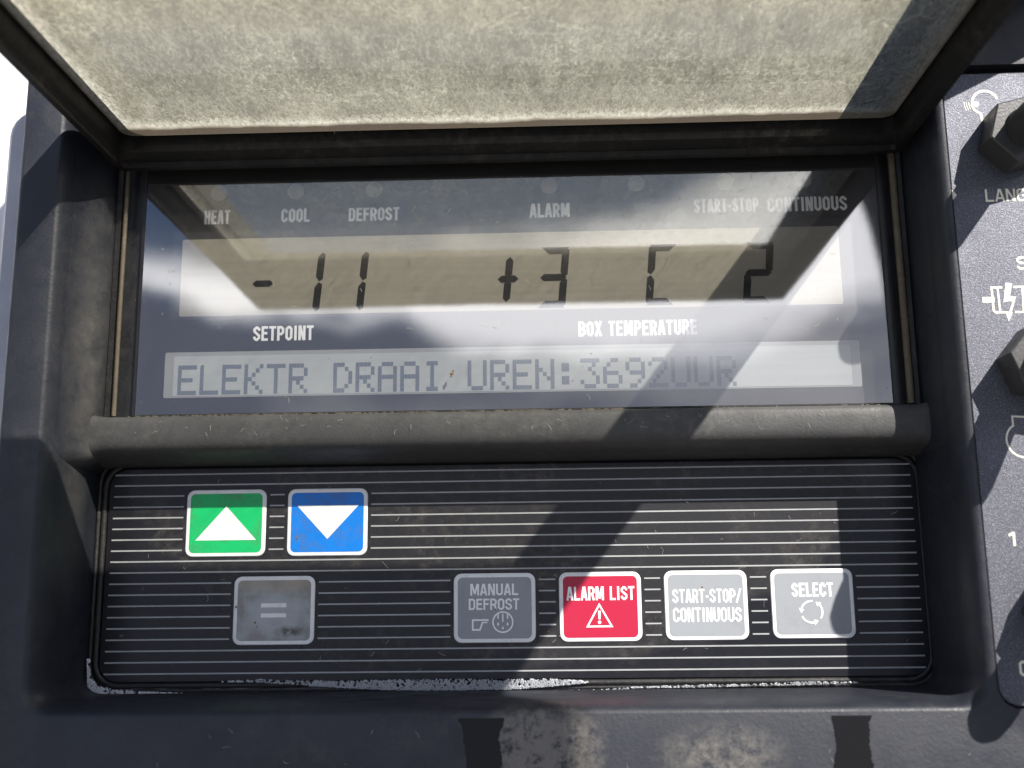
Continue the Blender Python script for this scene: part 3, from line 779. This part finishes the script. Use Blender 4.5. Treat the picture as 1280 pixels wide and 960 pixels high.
tag(wt, 'dark water standing in the gutter below the keypad stripes', 'water', kind='stuff')
def streak(x0, x1, x2, x3, y0, y1, lab):
    n = 90; lf = []; rt = []; q = 0; p = 0
    for k in range(n + 1):
        f = k / n; y = y0 + (y1 - y0) * f
        q = q * .9 + random.uniform(-.22, .22); p = p * .9 + random.uniform(-.22, .22)
        sp = 1.1 * math.exp(-f * 14)
        lf.append((x0 + (x2 - x0) * f + q * .7 + random.uniform(-.07, .07) - sp, y)); rt.append((x1 + (x3 - x1) * f + p + random.uniform(-.07, .07) + sp, y))
    mb = MB()
    poly = lf + rt[::-1]
    mb.loft([[(a[0], a[1], 14.9), (a[0], a[1], 15.12), (b[0], b[1], 15.12), (b[0], b[1], 14.9)] for a, b in zip(lf, rt)], True, True)
    tag(mb.build('wet_streak', M_wet), lab, 'water streak')
streak(-11.4, -3.2, -9.8, -2.6, -78.6, -100, 'dark wet streak running down the housing left of the dried mud')
streak(71.2, 78.2, 69.2, 78.8, -78.6, -100, 'dark wet streak running down the housing below the select button')
mb = MB()
for i in range(170):
    zone = random.random()
    if zone < .12: x, y, z = random.uniform(-118, 100), random.uniform(-92, -80), 15.0
    elif zone < .45: x, y, z = random.uniform(-104, 100), random.uniform(-70, -20), ZK + .1
    elif zone < .75: x, y, z = random.uniform(-96, 94), random.uniform(-5, 57), -3.32
    else: x, y, z = random.uniform(-95, 93), random.uniform(-12, -8), 1.1
    a = random.uniform(0, 6.28); n = random.randint(3, 6); pts = []; st = random.uniform(.15, .5)
    for k in range(n):
        pts.append((x, y, z + random.uniform(.02, .12))); a += random.uniform(-.8, .8); x += math.cos(a) * st; y += math.sin(a) * st
    mb.tube(pts, random.uniform(.02, .04), 4)
for i in range(150):
    x, z = random.uniform(-94, 92), random.uniform(10, 78); a = random.choice((random.uniform(-.5, .5), random.uniform(0, 6.3))); pts = []; cv = random.uniform(-.5, .5)
    for k in range(random.randint(4, 10)):
        pts.append((x, 64.97, z)); a += cv + random.uniform(-.35, .35); x += math.cos(a) * .55; z += math.sin(a) * .9
    mb.tube(pts, random.uniform(.03, .06), 4)
tag(mb.build('lint', M_lint), 'fine pale fibres of lint scattered over the display and keypad', 'lint', kind='stuff')
mb = MB()
for x, y, z, r in [(-15.3, 3.6, -3.3, .5), (-15.0, 4.3, -3.3, .35), (-15.6, 3.0, -3.3, .3), (-36.0, 8.2, -3.3, .2), (15.2, 1.2, -3.3, .25), (20, 8.2, -3.3, .2), (-1, -1.6, -3.3, .2), (-66.4, -58, ZI, .35), (-66.0, -59, ZI, .2), (-68.5, -51.6, ZI, .2), (-71.4, -54, ZI, .3), (-5.2, -55.3, ZI, .3), (-2, -53.8, ZI, .15), (44, 49.2, -3.3, .2), (47, -50.3, ZI, .25), (-56.3, -36.8, ZI, .25)] + [(random.uniform(-100, 96), random.uniform(-70, 55), None, random.uniform(.06, .14)) for _ in range(120)]:
    if z is None:
        if -20 < y < -4: continue
        z = -3.35 if y > -5 else ZK + .05
    rs = [r * random.uniform(.6, 1.3) for _ in range(6)]
    mb.loft([[(x + rs[k] * math.cos(k * 1.047), y + rs[k] * math.sin(k * 1.047), z) for k in range(6)], [(x + .5 * rs[k] * math.cos(k * 1.047), y + .5 * rs[k] * math.sin(k * 1.047), z + r * .5) for k in range(6)]], False)
tag(mb.build('grit', M_grit), 'brown specks of grit stuck on the display and buttons', 'grit', kind='stuff')

for ob in S.objects:
    if 'o' in ob: del ob['o']

# ================================================================ added figure of the person with the camera, outside the frame, shading the lower left
def person():
    # joints in panel mm: (position, radius, parent)
    J = [((470, -480, 640), 130, -1), ((455, -300, 610), 120, 0), ((425, -90, 575), 125, 1), ((375, 70, 535), 120, 2), ((318, 165, 505), 60, 3),
         ((303, 235, 495), 58, 4), ((297, 300, 487), 84, 5), ((295, 370, 482), 88, 6), ((294, 425, 482), 62, 7),
         ((390, 110, 420), 58, 3), ((460, -120, 400), 48, 9), ((430, -300, 360), 40, 10), ((410, -380, 350), 32, 11),
         ((400, 110, 660), 58, 3), ((470, -130, 720), 48, 13), ((460, -360, 700), 40, 14), ((450, -440, 690), 32, 15),
         ((465, -560, 560), 90, 0), ((460, -900, 520), 60, 17), ((470, -1240, 560), 46, 18), ((430, -1290, 480), 40, 19),
         ((490, -560, 730), 90, 0), ((500, -900, 720), 60, 21), ((500, -1240, 760), 46, 22), ((450, -1290, 690), 40, 23)]
    me = bpy.data.meshes.new('person')
    me.from_pydata([W(*j[0]) for j in J], [(j[2], i) for i, j in enumerate(J) if j[2] >= 0], [])
    o = bpy.data.objects.new('person', me); COL.objects.link(o)
    sk = o.modifiers.new('Skin', 'SKIN'); sk.use_smooth_shade = True
    for v, j in zip(me.skin_vertices[0].data, J): v.radius = (j[1] * .001, j[1] * .001)
    me.skin_vertices[0].data[0].use_root = True
    o.modifiers.new('Subdivision', 'SUBSURF').levels = 2
    o.modifiers['Subdivision'].render_levels = 2
    cloth = plastic('dark_clothing', (.03, .035, .05), amount=.05, seed=30, rough=.9)
    me.materials.append(cloth.m)
    return o
tag(person(), 'person in dark clothes added outside the view to shade the lower left', 'person')
